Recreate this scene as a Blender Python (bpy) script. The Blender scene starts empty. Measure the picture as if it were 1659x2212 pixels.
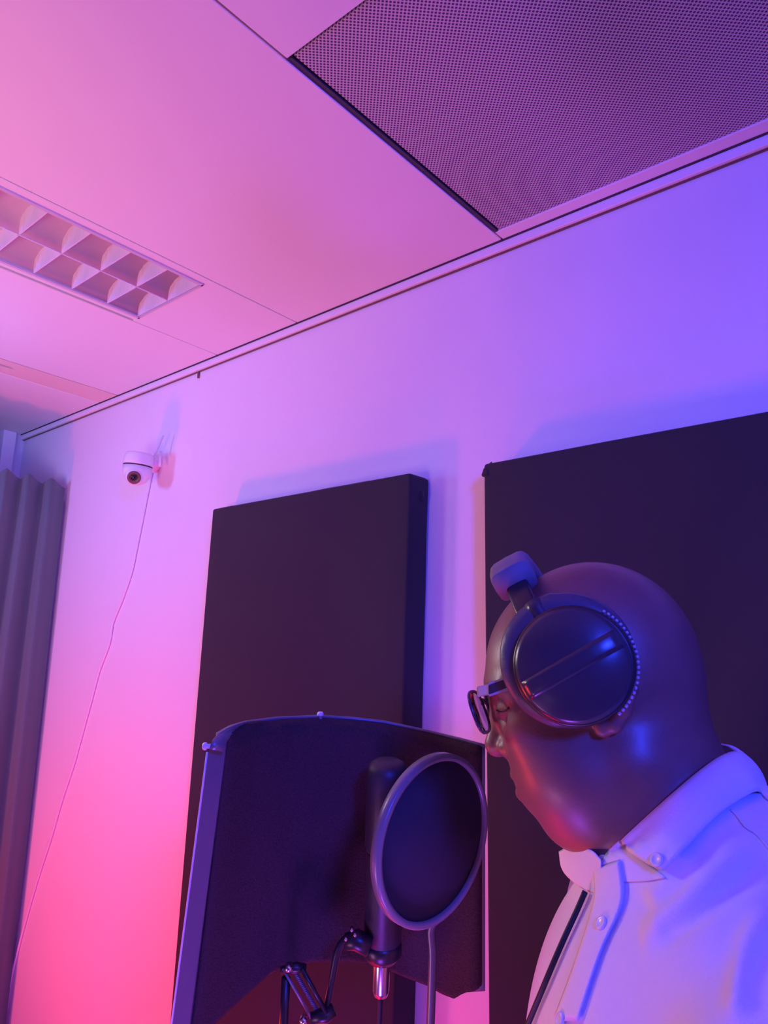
import bpy, bmesh, math, random
import numpy as np
from mathutils import Vector, Matrix
from mathutils.bvhtree import BVHTree

# ------------------------------------------------------------------ camera
YAW, PITCH, ROLL, FPX = math.radians(-41.013), math.radians(11.8076), math.radians(1.6508), 1600.0
CAM = np.array([0.0, 0.0, 1.6])
def _cam_axes():
    cy, sy, cp, sp, cr, sr = (math.cos(YAW), math.sin(YAW), math.cos(PITCH), math.sin(PITCH), math.cos(ROLL), math.sin(ROLL))
    f = np.array([sy*cp, cy*cp, sp]); r = np.array([cy, -sy, 0.0]); u = np.cross(r, f)
    return cr*r + sr*u, -sr*r + cr*u, f
CR, CU, CF = _cam_axes()
scene = bpy.context.scene
cam_data = bpy.data.cameras.new('camera')
cam_data.sensor_fit = 'VERTICAL'; cam_data.sensor_height = 36.0
cam_data.lens = 36.0*FPX/2212.0
cam_data.clip_start = 0.02
cam = bpy.data.objects.new('camera', cam_data)
scene.collection.objects.link(cam)
cam.matrix_world = Matrix(((CR[0], CU[0], -CF[0], CAM[0]), (CR[1], CU[1], -CF[1], CAM[1]), (CR[2], CU[2], -CF[2], CAM[2]), (0, 0, 0, 1)))
scene.camera = cam
scene.view_settings.view_transform = 'Standard'
scene.view_settings.look = 'None'
scene.view_settings.gamma = 1.0
scene.view_settings.use_curve_mapping = False
scene.view_settings.exposure = 0.0
world = bpy.data.worlds.new('world'); scene.world = world; world.use_nodes = True
world.node_tree.nodes['Background'].inputs[0].default_value = (0.3, 0.3, 0.5, 1)
world.node_tree.nodes['Background'].inputs[1].default_value = 0.0

def area_light(name, loc, target, size, energy, color, size_y=None, spread=180):
    d = bpy.data.lights.new(name, 'AREA'); d.energy = energy; d.color = color
    d.shape = 'RECTANGLE'; d.size = size; d.size_y = size_y or size; d.spread = math.radians(spread)
    o = bpy.data.objects.new(name, d); scene.collection.objects.link(o)
    o.location = loc
    o.rotation_euler = (Vector(target)-Vector(loc)).to_track_quat('-Z', 'Y').to_euler()
    return o
LIGHTS = {
 # name: (loc, target, size, size_y, spread, energy, colour)
 'rose_lamp': ((-1.95, 0.15, 0.75), (-1.55, 1.1, 1.5), 0.22, 0.22, 180, 13.00, (1.0, 0.055, 0.02)),
 'red_lamp': ((-1.15, 0.55, 0.3), (-1.3, 1.1, 1.0), 0.2, 0.2, 180, 4.80, (1.0, 0.0, 0.02)),
 'blue_lamp': ((1.0, -0.5, 2.15), (-0.6, 1.1, 1.7), 0.25, 0.25, 150, 32.00, (0.02, 0.045, 1.0)),
 'ceiling_wash': ((-0.6, -1.0, 0.8), (-0.8, -0.2, 2.4), 0.4, 0.4, 80, 1.20, (1.0, 0.6, 0.5)),  # added upward wash that lifts the ceiling only, no known lamp
 'magenta_fill': ((-0.4, 0.3, 0.3), (-0.4, 0.5, 1.6), 0.2, 0.2, 180, 10.50, (0.36, 0.07, 1.0)),  # added fill that balances the wall colours, no known lamp
 'left_wall_fill': ((-1.95, 0.1, 2.0), (-1.9, 1.1, 1.9), 0.15, 0.15, 180, 6.40, (0.16, 0.25, 1.0)),  # unseen fill added to brighten the wall near the curtain
 'red_floor_lamp': ((-0.95, 0.85, 0.5), (-0.9, 1.1, 1.0), 0.1, 0.3, 180, 1.70, (1.0, 0.0, 0.02)),
 'face_fill': ((-1.3, 0.4, 1.78), (-0.45, 0.58, 1.62), 0.15, 0.15, 120, 1.00, (1.0, 0.78, 0.75)),  # added neutral fill for forehead and nose, no screen behind it
 'ceiling_wash_left': ((-0.9, -0.3, 1.42), (-1.9, 0.5, 2.4), 0.4, 0.4, 120, 4.40, (1.0, 0.5, 0.6)),  # second added wash, brightens the ceiling corner beyond the curtain top
 'chest_fill': ((-0.9, -0.2, 0.6), (-0.4, 0.62, 1.2), 0.3, 0.3, 40, 0.45, (0.95, 0.35, 0.85)),  # added pink fill aimed at the shirt front
}
for nm, (lo, ta, s, sy_, spd, en, co) in LIGHTS.items():
    area_light(nm, lo, ta, s, en, co, sy_, spd)

# ------------------------------------------------------------------ helpers
C = scene.collection
def V(a): return Vector((float(a[0]), float(a[1]), float(a[2])))
def ray(px, py):
    return CR*((px-829.5)/FPX) - CU*((py-1106.0)/FPX) + CF
def P(px, py, depth): return CAM + ray(px, py)*depth          # a world point seen in that direction at that distance
def nrm(a): a = np.asarray(a, float); return a/np.linalg.norm(a)

def mat(name, color, rough=0.6, metal=0.0, noise=0.0, nscale=80, bump=0.0, bscale=200, spec=0.5, sheen=0.0, alpha=1.0):
    m = bpy.data.materials.new(name); m.use_nodes = True
    nt = m.node_tree; b = nt.nodes['Principled BSDF']
    b.inputs['Base Color'].default_value = (*color, 1); b.inputs['Roughness'].default_value = rough
    b.inputs['Metallic'].default_value = metal; b.inputs['Specular IOR Level'].default_value = spec
    b.inputs['Sheen Weight'].default_value = sheen; b.inputs['Alpha'].default_value = alpha
    tc = nt.nodes.new('ShaderNodeTexCoord')
    if noise > 0:
        n = nt.nodes.new('ShaderNodeTexNoise'); n.inputs['Scale'].default_value = nscale; n.inputs['Detail'].default_value = 4
        nt.links.new(tc.outputs['Object'], n.inputs['Vector'])
        r = nt.nodes.new('ShaderNodeMix'); r.data_type = 'RGBA'
        r.inputs[6].default_value = (*[c*(1-noise) for c in color], 1); r.inputs[7].default_value = (*[min(1, c*(1+noise)) for c in color], 1)
        nt.links.new(n.outputs['Fac'], r.inputs[0]); nt.links.new(r.outputs[2], b.inputs['Base Color'])
    if bump > 0:
        n2 = nt.nodes.new('ShaderNodeTexNoise'); n2.inputs['Scale'].default_value = bscale; n2.inputs['Detail'].default_value = 3
        nt.links.new(tc.outputs['Object'], n2.inputs['Vector'])
        bp = nt.nodes.new('ShaderNodeBump'); bp.inputs['Strength'].default_value = bump; bp.inputs['Distance'].default_value = 0.002
        nt.links.new(n2.outputs['Fac'], bp.inputs['Height']); nt.links.new(bp.outputs['Normal'], b.inputs['Normal'])
    return m

M = {
 'wall': mat('wall_paint', (0.80, 0.80, 0.80), 0.75, noise=0.02, nscale=3, bump=0.15, bscale=150),
 'ceiling': mat('ceiling_metal', (0.80, 0.78, 0.78), 0.55, noise=0.015, nscale=4, bump=0.05, bscale=300),
 'cream': mat('cream_strip', (0.80, 0.66, 0.58), 0.5, noise=0.03),
 'trim': mat('white_trim', (0.82, 0.82, 0.82), 0.5, noise=0.02),
 'gap': mat('dark_joint', (0.06, 0.05, 0.07), 0.8, noise=0.1),
 'floor': mat('grey_carpet', (0.13, 0.13, 0.14), 0.95, noise=0.3, nscale=300, bump=0.6, bscale=500),
 'acoustic': mat('black_acoustic_fabric', (0.033, 0.034, 0.038), 0.9, noise=0.25, nscale=500, bump=0.3, bscale=900, spec=0.25, sheen=0.08),
 'curtain': mat('grey_curtain_cloth', (0.11, 0.17, 0.165), 0.9, noise=0.15, nscale=400, bump=0.3, bscale=700, sheen=0.2),
 'plastic_w': mat('white_plastic', (0.80, 0.80, 0.80), 0.35, noise=0.01),
 'plastic_b': mat('black_plastic', (0.02, 0.02, 0.022), 0.35, noise=0.1),
 'lens_ring': mat('brown_lens_ring', (0.16, 0.07, 0.06), 0.4, noise=0.2, nscale=300),
 'black_glass': mat('black_glass', (0.01, 0.01, 0.015), 0.1),
 'louvre': mat('satin_louvre', (0.78, 0.76, 0.78), 0.4, metal=0.0, noise=0.02),
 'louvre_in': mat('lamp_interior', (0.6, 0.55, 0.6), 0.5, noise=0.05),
 'blind': mat('grey_blind', (0.42, 0.40, 0.44), 0.8, noise=0.1),
 'foam': mat('black_foam', (0.068, 0.044, 0.042), 0.95, noise=0.35, nscale=350, bump=0.8, bscale=420, spec=0.2),
 'shell': mat('dark_grey_metal', (0.10, 0.10, 0.11), 0.4, metal=0.6, noise=0.05),
 'rim': mat('grey_rim', (0.22, 0.22, 0.25), 0.38, metal=0.3, noise=0.05),
 'steel': mat('bare_steel', (0.6, 0.6, 0.62), 0.25, metal=1.0, noise=0.05),
 'mic': mat('mic_body', (0.05, 0.045, 0.055), 0.45, metal=0.3, noise=0.1, bump=0.1),
 'popmesh': mat('pop_filter_nylon', (0.03, 0.028, 0.05), 0.8, noise=0.2, nscale=700, alpha=0.9),
 'ring': mat('pop_filter_hoop', (0.20, 0.19, 0.21), 0.32, noise=0.03),
 'skin': mat('brown_skin', (0.20, 0.088, 0.068), 0.48, noise=0.12, nscale=60, bump=0.12, bscale=350, spec=0.6),
 'eye': mat('eye_white', (0.6, 0.55, 0.5), 0.2),
 'lip': mat('lip_skin', (0.15, 0.06, 0.055), 0.38, noise=0.1),
 'shirt': mat('white_cotton', (0.78, 0.78, 0.80), 0.85, noise=0.02, bump=0.25, bscale=900, sheen=0.1),
 'button': mat('pearl_button', (0.75, 0.75, 0.78), 0.25, noise=0.02),
 'trousers': mat('dark_trousers', (0.03, 0.03, 0.04), 0.9, noise=0.1),
 'shoe': mat('black_leather', (0.02, 0.018, 0.018), 0.35, noise=0.1),
 'frame': mat('glasses_acetate', (0.05, 0.045, 0.06), 0.18, noise=0.1),
 'pad': mat('headphone_leatherette', (0.07, 0.07, 0.09), 0.42, noise=0.15, nscale=90, bump=0.3, bscale=120),
 'cup': mat('headphone_shell', (0.045, 0.043, 0.05), 0.28, noise=0.05, bump=0.03),
 'bandpad': mat('headband_padding', (0.20, 0.185, 0.20), 0.65, noise=0.15, nscale=60, bump=0.4, bscale=90),
 'cord': mat('black_cord', (0.006, 0.006, 0.01), 0.6, noise=0.1),
 'led': mat('led_housing', (0.05, 0.05, 0.05), 0.5, noise=0.1),
}
_b = M['skin'].node_tree.nodes['Principled BSDF']; _b.inputs['Coat Weight'].default_value = 0.3; _b.inputs['Coat Roughness'].default_value = 0.35
M['clear'] = mat('pale_acetate', (0.45, 0.43, 0.48), 0.2, noise=0.05)
M['lash'] = mat('black_lash', (0.01, 0.008, 0.008), 0.7, noise=0.1)
# window glass for spectacles
g = bpy.data.materials.new('spectacle_glass'); g.use_nodes = True
gb = g.node_tree.nodes['Principled BSDF']; gb.inputs['Transmission Weight'].default_value = 1.0
gb.inputs['Roughness'].default_value = 0.02; gb.inputs['IOR'].default_value = 1.02; gb.inputs['Base Color'].default_value = (0.55, 0.45, 0.50, 1)
M['glass'] = g
# perforated metal: staggered round holes in both directions
def perforated():
    m = bpy.data.materials.new('perforated_ceiling_metal'); m.use_nodes = True
    nt = m.node_tree; b = nt.nodes['Principled BSDF']; L = nt.links
    tc = nt.nodes.new('ShaderNodeTexCoord'); sp = nt.nodes.new('ShaderNodeSeparateXYZ'); L.new(tc.outputs['Object'], sp.inputs[0])
    def mth(op, a, c=None):
        n = nt.nodes.new('ShaderNodeMath'); n.operation = op
        for i, x in enumerate((a, c)):
            if x is None: continue
            if isinstance(x, (int, float)): n.inputs[i].default_value = x
            else: L.new(x, n.inputs[i])
        return n.outputs[0]
    p = 0.0068
    u = mth('DIVIDE', sp.outputs[0], p); v = mth('DIVIDE', sp.outputs[1], p)
    def lattice(off):
        a = mth('SUBTRACT', mth('FRACT', mth('ADD', u, off)), 0.5); c = mth('SUBTRACT', mth('FRACT', mth('ADD', v, off)), 0.5)
        return mth('ADD', mth('MULTIPLY', a, a), mth('MULTIPLY', c, c))
    d = mth('MINIMUM', lattice(0.0), lattice(0.5))
    ss = nt.nodes.new('ShaderNodeMapRange'); L.new(d, ss.inputs[0]); ss.inputs[1].default_value = 0.045; ss.inputs[2].default_value = 0.075
    mx = nt.nodes.new('ShaderNodeMix'); mx.data_type = 'RGBA'; L.new(ss.outputs[0], mx.inputs[0])
    mx.inputs[6].default_value = (0.07, 0.05, 0.09, 1); mx.inputs[7].default_value = (0.56, 0.52, 0.54, 1)
    L.new(mx.outputs[2], b.inputs['Base Color']); b.inputs['Roughness'].default_value = 0.6
    bp = nt.nodes.new('ShaderNodeBump'); bp.inputs['Strength'].default_value = 0.5; bp.inputs['Distance'].default_value = 0.002
    L.new(ss.outputs[0], bp.inputs['Height']); L.new(bp.outputs['Normal'], b.inputs['Normal'])
    return m
M['perf'] = perforated()

def obj(name, me_or_bm, m, parent=None, smooth=False, loc=None):
    """link a mesh given in world coordinates as one object (origin at loc when given)"""
    if isinstance(me_or_bm, bmesh.types.BMesh):
        me = bpy.data.meshes.new(name); me_or_bm.to_mesh(me); me_or_bm.free()
    else: me = me_or_bm
    me.materials.append(m)
    if smooth:
        for p in me.polygons: p.use_smooth = True
    o = bpy.data.objects.new(name, me); C.objects.link(o)
    if parent is not None:
        o.parent = parent; o.matrix_parent_inverse = Matrix.Translation(-parent.location)
    return o
def pydata(name, verts, faces):
    me = bpy.data.meshes.new(name); me.from_pydata([tuple(map(float, v)) for v in verts], [], faces); me.update(); return me
def thing(name, label, cat, loc=(0, 0, 0), group=None):
    o = bpy.data.objects.new(name, None); C.objects.link(o); o.location = [float(q) for q in loc]; o.empty_display_size = 0.05
    o['label'] = label; o['category'] = cat
    if group: o['group'] = group
    return o
def tag(o, label, cat, group=None):
    o['label'] = label; o['category'] = cat
    if group: o['group'] = group
    return o
def struct(o): o['kind'] = 'structure'; return o
def box(bm, x0, x1, y0, y1, z0, z1, bevel=0.0, seg=2):
    r = bmesh.ops.create_cube(bm, size=1.0); vs = r['verts']
    bmesh.ops.scale(bm, vec=(x1-x0, y1-y0, z1-z0), verts=vs); bmesh.ops.translate(bm, vec=((x0+x1)/2, (y0+y1)/2, (z0+z1)/2), verts=vs)
    if bevel > 0:
        es = list({e for v in vs for e in v.link_edges}); bmesh.ops.bevel(bm, geom=es, offset=bevel, segments=seg, affect='EDGES', profile=0.5)
    return bm
def boxm(*a, **k): return box(bmesh.new(), *a, **k)
def frames(pts):
    pts = [np.asarray(p, float) for p in pts]; n = len(pts); T = []
    for i in range(n):
        T.append(nrm(pts[min(i+1, n-1)]-pts[max(i-1, 0)]))
    a = np.array([0, 0, 1.0]) if abs(T[0][2]) < 0.9 else np.array([1.0, 0, 0])
    u = nrm(np.cross(T[0], a)); U = []
    for t in T:
        u = nrm(u - t*np.dot(u, t)); U.append(u)
    return pts, T, U
def tube(bm, pts, r, seg=12, closed=False, caps=True, flat=1.0):
    pts, T, U = frames(pts); n = len(pts); rr = r if hasattr(r, '__len__') else [r]*n
    rings = []
    for i in range(n):
        t, u = T[i], U[i]
        if closed:
            t = nrm(pts[(i+1) % n]-pts[i-1]); u = nrm(u-t*np.dot(u, t))
        w = np.cross(t, u)
        rings.append([bm.verts.new(tuple(pts[i]+(u*math.cos(2*math.pi*k/seg)+w*flat*math.sin(2*math.pi*k/seg))*rr[i])) for k in range(seg)])
    for i in range(n if closed else n-1):
        a, b = rings[i], rings[(i+1) % n]
        for k in range(seg): bm.faces.new((a[k], a[(k+1) % seg], b[(k+1) % seg], b[k]))
    if caps and not closed:
        bm.faces.new(rings[0][::-1]); bm.faces.new(rings[-1])
    return bm
def smooth_path(pts, k=6):
    """Catmull-Rom through points"""
    pts = [np.asarray(p, float) for p in pts]; out = []
    Q = [2*pts[0]-pts[1]]+pts+[2*pts[-1]-pts[-2]]
    for i in range(1, len(Q)-2):
        for j in range(k):
            t = j/k; a, b, c, d = Q[i-1], Q[i], Q[i+1], Q[i+2]
            out.append(0.5*((2*b)+(-a+c)*t+(2*a-5*b+4*c-d)*t*t+(-a+3*b-3*c+d)*t**3))
    out.append(pts[-1]); return out
def lathe(bm, c, axis, prof, seg=32, xdir=None):
    """profile: list of (radius, height along axis)"""
    axis = nrm(axis); a = np.array([0, 0, 1.0]) if abs(axis[2]) < 0.9 else np.array([1.0, 0, 0])
    u = nrm(np.cross(axis, a)) if xdir is None else nrm(xdir); w = np.cross(axis, u); rings = []
    for r, h in prof:
        if r < 1e-6: rings.append([bm.verts.new(tuple(np.asarray(c)+axis*h))]); continue
        rings.append([bm.verts.new(tuple(np.asarray(c)+axis*h+(u*math.cos(2*math.pi*k/seg)+w*math.sin(2*math.pi*k/seg))*r)) for k in range(seg)])
    for a_, b_ in zip(rings, rings[1:]):
        for k in range(seg):
            if len(a_) == 1 and len(b_) == 1: continue
            if len(a_) == 1: bm.faces.new((a_[0], b_[(k+1) % seg], b_[k]))
            elif len(b_) == 1: bm.faces.new((a_[k], a_[(k+1) % seg], b_[0]))
            else: bm.faces.new((a_[k], a_[(k+1) % seg], b_[(k+1) % seg], b_[k]))
    for q, rev in ((rings[0], True), (rings[-1], False)):
        if len(q) > 1: bm.faces.new(q[::-1] if rev else q)
    return bm
def sheet(bm, G, off):
    """closed solid from a grid G[i][j] of points and its copy G+off (off a vector, or a grid of vectors)"""
    G = np.asarray(G, float); n, m = G.shape[:2]; O = G+np.asarray(off)
    A = [[bm.verts.new(tuple(G[i, j])) for j in range(m)] for i in range(n)]; B = [[bm.verts.new(tuple(O[i, j])) for j in range(m)] for i in range(n)]
    for i in range(n-1):
        for j in range(m-1):
            bm.faces.new((A[i][j], A[i+1][j], A[i+1][j+1], A[i][j+1])); bm.faces.new((B[i][j], B[i][j+1], B[i+1][j+1], B[i+1][j]))
    for i in range(n-1):
        bm.faces.new((A[i][0], B[i][0], B[i+1][0], A[i+1][0])); bm.faces.new((A[i][-1], A[i+1][-1], B[i+1][-1], B[i][-1]))
    for j in range(m-1):
        bm.faces.new((A[0][j], A[0][j+1], B[0][j+1], B[0][j])); bm.faces.new((A[-1][j], B[-1][j], B[-1][j+1], A[-1][j+1]))
    bmesh.ops.recalc_face_normals(bm, faces=bm.faces)
    return bm
def interp(xs, ys, x): return float(np.interp(x, xs, ys))

# ------------------------------------------------------------------ room shell
WY, LX, RX, BY, CZ = 1.11, -2.74, 2.3, -2.4, 2.40
def wallbox(name, *a): return struct(obj(name, boxm(*a), M['wall']))
wallbox('wall_back', LX-0.1, RX+0.1, WY, WY+0.1, 0, CZ+0.12)
wallbox('wall_right', RX, RX+0.1, BY, WY, 0, CZ+0.12)
wallbox('wall_front', LX-0.1, RX+0.1, BY-0.1, BY, 0, CZ+0.12)
# left wall: a tall blind-covered window leaves a white post by the corner
bm = bmesh.new(); box(bm, LX-0.1, LX, 1.03, WY, 0, CZ+0.12); box(bm, LX-0.1, LX, BY, -1.2, 0, CZ+0.12)
box(bm, LX-0.1, LX, -1.2, 1.03, 0, 0.9)
struct(obj('wall_left', bm, M['wall']))
bm = bmesh.new(); box(bm, LX-0.06, LX+0.02, 1.03, 1.075, 0.9, CZ, 0.003); box(bm, LX-0.06, LX+0.02, -1.2, -1.15, 0.9, CZ, 0.003); box(bm, LX-0.06, LX+0.02, -1.15, 1.03, 0.9, 0.95, 0.003)
w1 = struct(obj('window_1', bm, M['trim']))
bl = obj('window_blind', boxm(LX-0.08, LX-0.05, -1.16, 1.04, 0.93, CZ+0.02), M['blind'], w1)
struct(obj('floor', boxm(LX-0.1, RX+0.1, BY-0.1, WY+0.1, -0.06, 0), M['floor']))
# ceiling: metal planks with open joints; openings for lamp, slot strip, perforated panel
seams = [LX-0.1, -2.169, -2.06, -1.557, -1.246, -0.675, 0.0, 0.62, 1.22, 1.8, RX+0.1]
bm = bmesh.new(); gp = 0.0015
LY0, LY1 = -0.254, 0.845     # lamp opening along y
LXa, LXb = -1.530, -1.270
PX0, PX1, PY0, PY1 = -0.668, 0.55, 0.552, 1.068
TY = WY-0.012
def plank(x0, x1, y0, y1, z=CZ): box(bm, x0+gp, x1-gp, y0, y1, z, z+0.02, 0.0012, 1)
for a, b in zip(seams, seams[1:]):
    if abs(a+2.169) < 1e-6: continue
    elif abs(a+1.557) < 1e-6:
        plank(a, b, BY, LY0); plank(a, b, LY1, TY); plank(a+0.007, LXa+gp, LY0, LY1); plank(LXb-gp, b, LY0, LY1)
    elif abs(a+0.675) < 1e-6:
        plank(a, 0.62, BY, 0.548)
    elif abs(a-0.0) < 1e-6: plank(0.55, b, 0.548, TY)
    else: plank(a, b, BY, TY)
plank(-0.675, 0.55, 1.068, TY)
struct(obj('ceiling', bm, M['ceiling']))
struct(obj('trim_2', boxm(LX-0.1, RX+0.1, BY-0.1, WY+0.1, CZ+0.12, CZ+0.16), M['gap']))
# narrow cream strip between two joints, with an open air slot
bm = bmesh.new(); a, b = -2.169+0.003, -2.06-0.003
box(bm, a, b, BY, 0.20, CZ, CZ+0.02); box(bm, a, a+0.052, 0.20, 0.80, CZ, CZ+0.02); box(bm, a+0.066, b, 0.20, 0.80, CZ, CZ+0.02); box(bm, a, b, 0.80, TY, CZ, CZ+0.02)
struct(obj('trim_5', bm, M['cream']))
# wall angle along the back wall
bm = bmesh.new(); box(bm, LX, RX, WY-0.012, WY-0.001, CZ-0.018, CZ-0.001, 0.001, 1)
struct(obj('trim_1', bm, M['trim']))
struct(obj('trim_3', boxm(LX, RX, WY-0.016, WY-0.001, CZ-0.0008, CZ+0.004), M['gap']))
struct(obj('trim_4', boxm(LX, RX, WY-0.0045, WY-0.0005, CZ-0.0205, CZ-0.0182), M['lens_ring']))
struct(obj('baseboard_back', boxm(LX, RX, WY-0.015, WY, 0, 0.08, bevel=0.003), M['trim']))
struct(obj('baseboard_right', boxm(RX-0.015, RX, BY, WY-0.015, 0, 0.08, bevel=0.003), M['trim']))

# perforated ceiling panel with its plain white border
pp = thing('perforated_ceiling_panel', 'square metal ceiling panel full of tiny round holes, next to the back wall', 'ceiling panel', (PX0, PY0, CZ))
obj('perforated_sheet', boxm(PX0+0.004, PX1-0.004, PY0, PY1, CZ+0.003, CZ+0.012), M['perf'], pp)
bm = bmesh.new(); box(bm, PX0-0.0045, PX0+0.0005, PY0-0.001, PY1+0.001, CZ+0.001, CZ+0.014)
obj('edge_joint', bm, M['gap'], pp)

# louvred ceiling lamp
lt = thing('ceiling_light', 'recessed fluorescent ceiling light with a white two-column louvre, unlit', 'ceiling light', (LXa, LY1, CZ))
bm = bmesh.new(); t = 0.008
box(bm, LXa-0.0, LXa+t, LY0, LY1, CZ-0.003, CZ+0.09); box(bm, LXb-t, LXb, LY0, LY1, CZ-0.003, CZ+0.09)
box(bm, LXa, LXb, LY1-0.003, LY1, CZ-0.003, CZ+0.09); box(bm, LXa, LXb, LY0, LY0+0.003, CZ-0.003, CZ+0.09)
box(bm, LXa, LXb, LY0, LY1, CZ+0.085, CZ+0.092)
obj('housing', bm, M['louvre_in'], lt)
xm = (LXa+LXb)/2
def blade(x0, x1, y):   # parabolic blade: wide at both ends and thin in the middle, V-shaped underneath
    bm = bmesh.new(); G = []
    for i in range(9):
        s = i/8; x = x0+(x1-x0)*s; w = 0.003+0.017*abs(2*s-1)**1.5
        G.append((x, w))
    rows = []
    for x, w in G:
        rows.append([(x, y-0.0012, CZ+0.0), (x, y+0.0012, CZ+0.0), (x, y+w, CZ+0.05), (x, y-w, CZ+0.05)])
    vs = [[bm.verts.new(q) for q in r] for r in rows]
    for a, b in zip(vs, vs[1:]):
        for k in range(4): bm.faces.new((a[k], a[(k+1) % 4], b[(k+1) % 4], b[k]))
    bm.faces.new(vs[0][::-1]); bm.faces.new(vs[-1]); bmesh.ops.recalc_face_normals(bm, faces=bm.faces)
    return bm
ny = 13; dy = (LY1-LY0)/ny
for k in range(1, ny+1):
    y = LY1-dy*k+0.0
    for (a, b) in ((LXa+t, xm-0.003), (xm+0.003, LXb-t)):
        if k < ny: obj('louvre_blade', blade(b, a, y), M['louvre'], lt)
# end blades against the near wall end
for (a, b) in ((LXa+t, xm-0.003), (xm+0.003, LXb-t)):
    obj('louvre_blade', blade(b, a, LY1-0.006), M['louvre'], lt)
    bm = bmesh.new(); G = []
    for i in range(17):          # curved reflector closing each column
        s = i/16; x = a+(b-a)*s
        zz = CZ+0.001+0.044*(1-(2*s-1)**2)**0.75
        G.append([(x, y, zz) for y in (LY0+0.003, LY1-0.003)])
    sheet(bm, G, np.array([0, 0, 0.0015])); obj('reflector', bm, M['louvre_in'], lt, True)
bm = bmesh.new()
rows = [[(xm-0.0012, y, CZ), (xm+0.0012, y, CZ), (xm+0.006, y, CZ+0.05), (xm-0.006, y, CZ+0.05)] for y in (LY0, LY1)]
vs = [[bm.verts.new(q) for q in r] for r in rows]
for k in range(4): bm.faces.new((vs[0][k], vs[0][(k+1) % 4], vs[1][(k+1) % 4], vs[1][k]))
bm.faces.new(vs[0][::-1]); bm.faces.new(vs[1]); bmesh.ops.recalc_face_normals(bm, faces=bm.faces)
obj('louvre_spine', bm, M['louvre'], lt)
for yy in (LY1-0.055, ):
    obj('lamp_holder', boxm(LXb-0.030, LXb-0.018, yy, yy+0.010, CZ+0.012, CZ+0.040, bevel=0.002), M['gap'], lt)

# ------------------------------------------------------------------ acoustic panels (fabric wrapped boards)
def acoustic(label, x0, x1, z0, z1, y0, y1, ears, tilt):
    bm = bmesh.new(); box(bm, x0, x1, y0, y1, z0, z1)
    bmesh.ops.bevel(bm, geom=list(bm.edges), offset=0.006, segments=3, affect='EDGES', profile=0.5)
    bmesh.ops.subdivide_edges(bm, edges=[e for e in bm.edges if e.calc_length() > 0.2], cuts=10, use_grid_fill=True)
    rnd = random.Random(int(abs(x0)*1000))
    for v in bm.verts:
        if v.co.y > y0+0.005: v.co.x += rnd.uniform(-.0015, .0015); v.co.z += rnd.uniform(-.0015, .0015)
    k = math.tan(math.radians(tilt))
    for v in bm.verts: v.co.x += (v.co.z-z1)*k; v.co.z -= (v.co.x-x0)*k*0.3
    o = thing('acoustic_panel', label, 'acoustic panel', ((x0+x1)/2, y1, z0), 'fabric wrapped sound panels on the back wall')
    obj('fabric_board', bm, M['acoustic'], o, True)
    for (ex, ez, ey) in ears:     # bunched cloth at a corner
        b2 = bmesh.new(); lathe(b2, (ex, ey, ez), (0.2, 0.1, 1), [(0.012, -0.016), (0.011, -0.004), (0.006, 0.005), (0, 0.012)], 8)
        obj('fabric_tuck', b2, M['acoustic'], o, True)
    return o
# front faces at y=1.05: corners from the photograph's lines
acoustic('narrow black fabric sound panel on the back wall, behind the microphone shield', -1.463, -0.850, 0.80, 1.962, 1.05, WY-0.001, [(-0.856, 1.930, 1.085)], 0.6)
acoustic('large black fabric sound panel on the back wall, behind the bald man in headphones', -0.688, 0.50, 0.80, 1.951, 1.05, WY-0.001, [(-0.680, 1.944, 1.06)], -0.6)

# ------------------------------------------------------------------ curtain on a short rod
rod = thing('curtain', 'grey pleated curtain hanging beside the back wall, left of the security camera', 'curtain', (-2.2, 0.3, 2.1))
bm = bmesh.new(); G = []
pts = []; y = 1.052; n = 0
ys = np.arange(1.098, -0.75, -0.004)
def saw(y):     # asymmetric pleats
    ph = ((1.098-y)/0.0735) % 1.0
    return (ph/0.86 if ph < 0.86 else 1-(ph-0.86)/0.14)
for y in ys:
    s = saw(y); ph = (1.098-y)/0.0735
    col = []
    for z in np.linspace(0.03, 1.0, 14):
        zz = z*2.150
        amp = 0.036*(0.85+0.15*math.sin(ph*0.7+zz))
        x = -2.328+amp*(1-math.cos(math.pi*s))/2*1.0+0.008*math.sin(zz*1.7+ph)
        top = 0.018*(s-0.5)*z**8
        col.append((x, y+0.004*math.sin(zz*2+ph), zz+top))
    G.append(col)
sheet(bm, G, np.array([-0.004, 0, 0]))
obj('cloth', bm, M['curtain'], rod, True)
obj('curtain_rod', tube(bmesh.new(), [(-2.360, 1.10, 2.10), (-2.360, -0.8, 2.10)], 0.009, 14), M['shell'], rod, True)

# ------------------------------------------------------------------ security camera
sc0 = np.array([-1.90, 1.07, 2.14])
sec = thing('security_camera', 'small white pan tilt security camera with thin antennas on the back wall', 'security camera', (-1.86, WY, 2.14))
def on_wall(px, py, off=0.004):
    d = ray(px, py); return CAM+d*((WY-off)/d[1])
c = on_wall(338, 1002, 0.001)
bm = bmesh.new(); lathe(bm, (c[0], WY-0.001, c[2]), (0, -1, 0), [(0.026, 0), (0.026, 0.007), (0.018, 0.012), (0.014, 0.03)], 24)
obj('wall_mount', bm, M['plastic_w'], sec, True)
hc = on_wall(298, 1006, 0.078)
bm = bmesh.new(); tube(bm, [(c[0], WY-0.022, c[2]), (c[0]-0.005, WY-0.045, c[2]+0.004), hc+np.array([0.015, 0.01, 0.018])], [0.013, 0.014, 0.016], 14); obj('mount_arm', bm, M['plastic_w'], sec, True)
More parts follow.
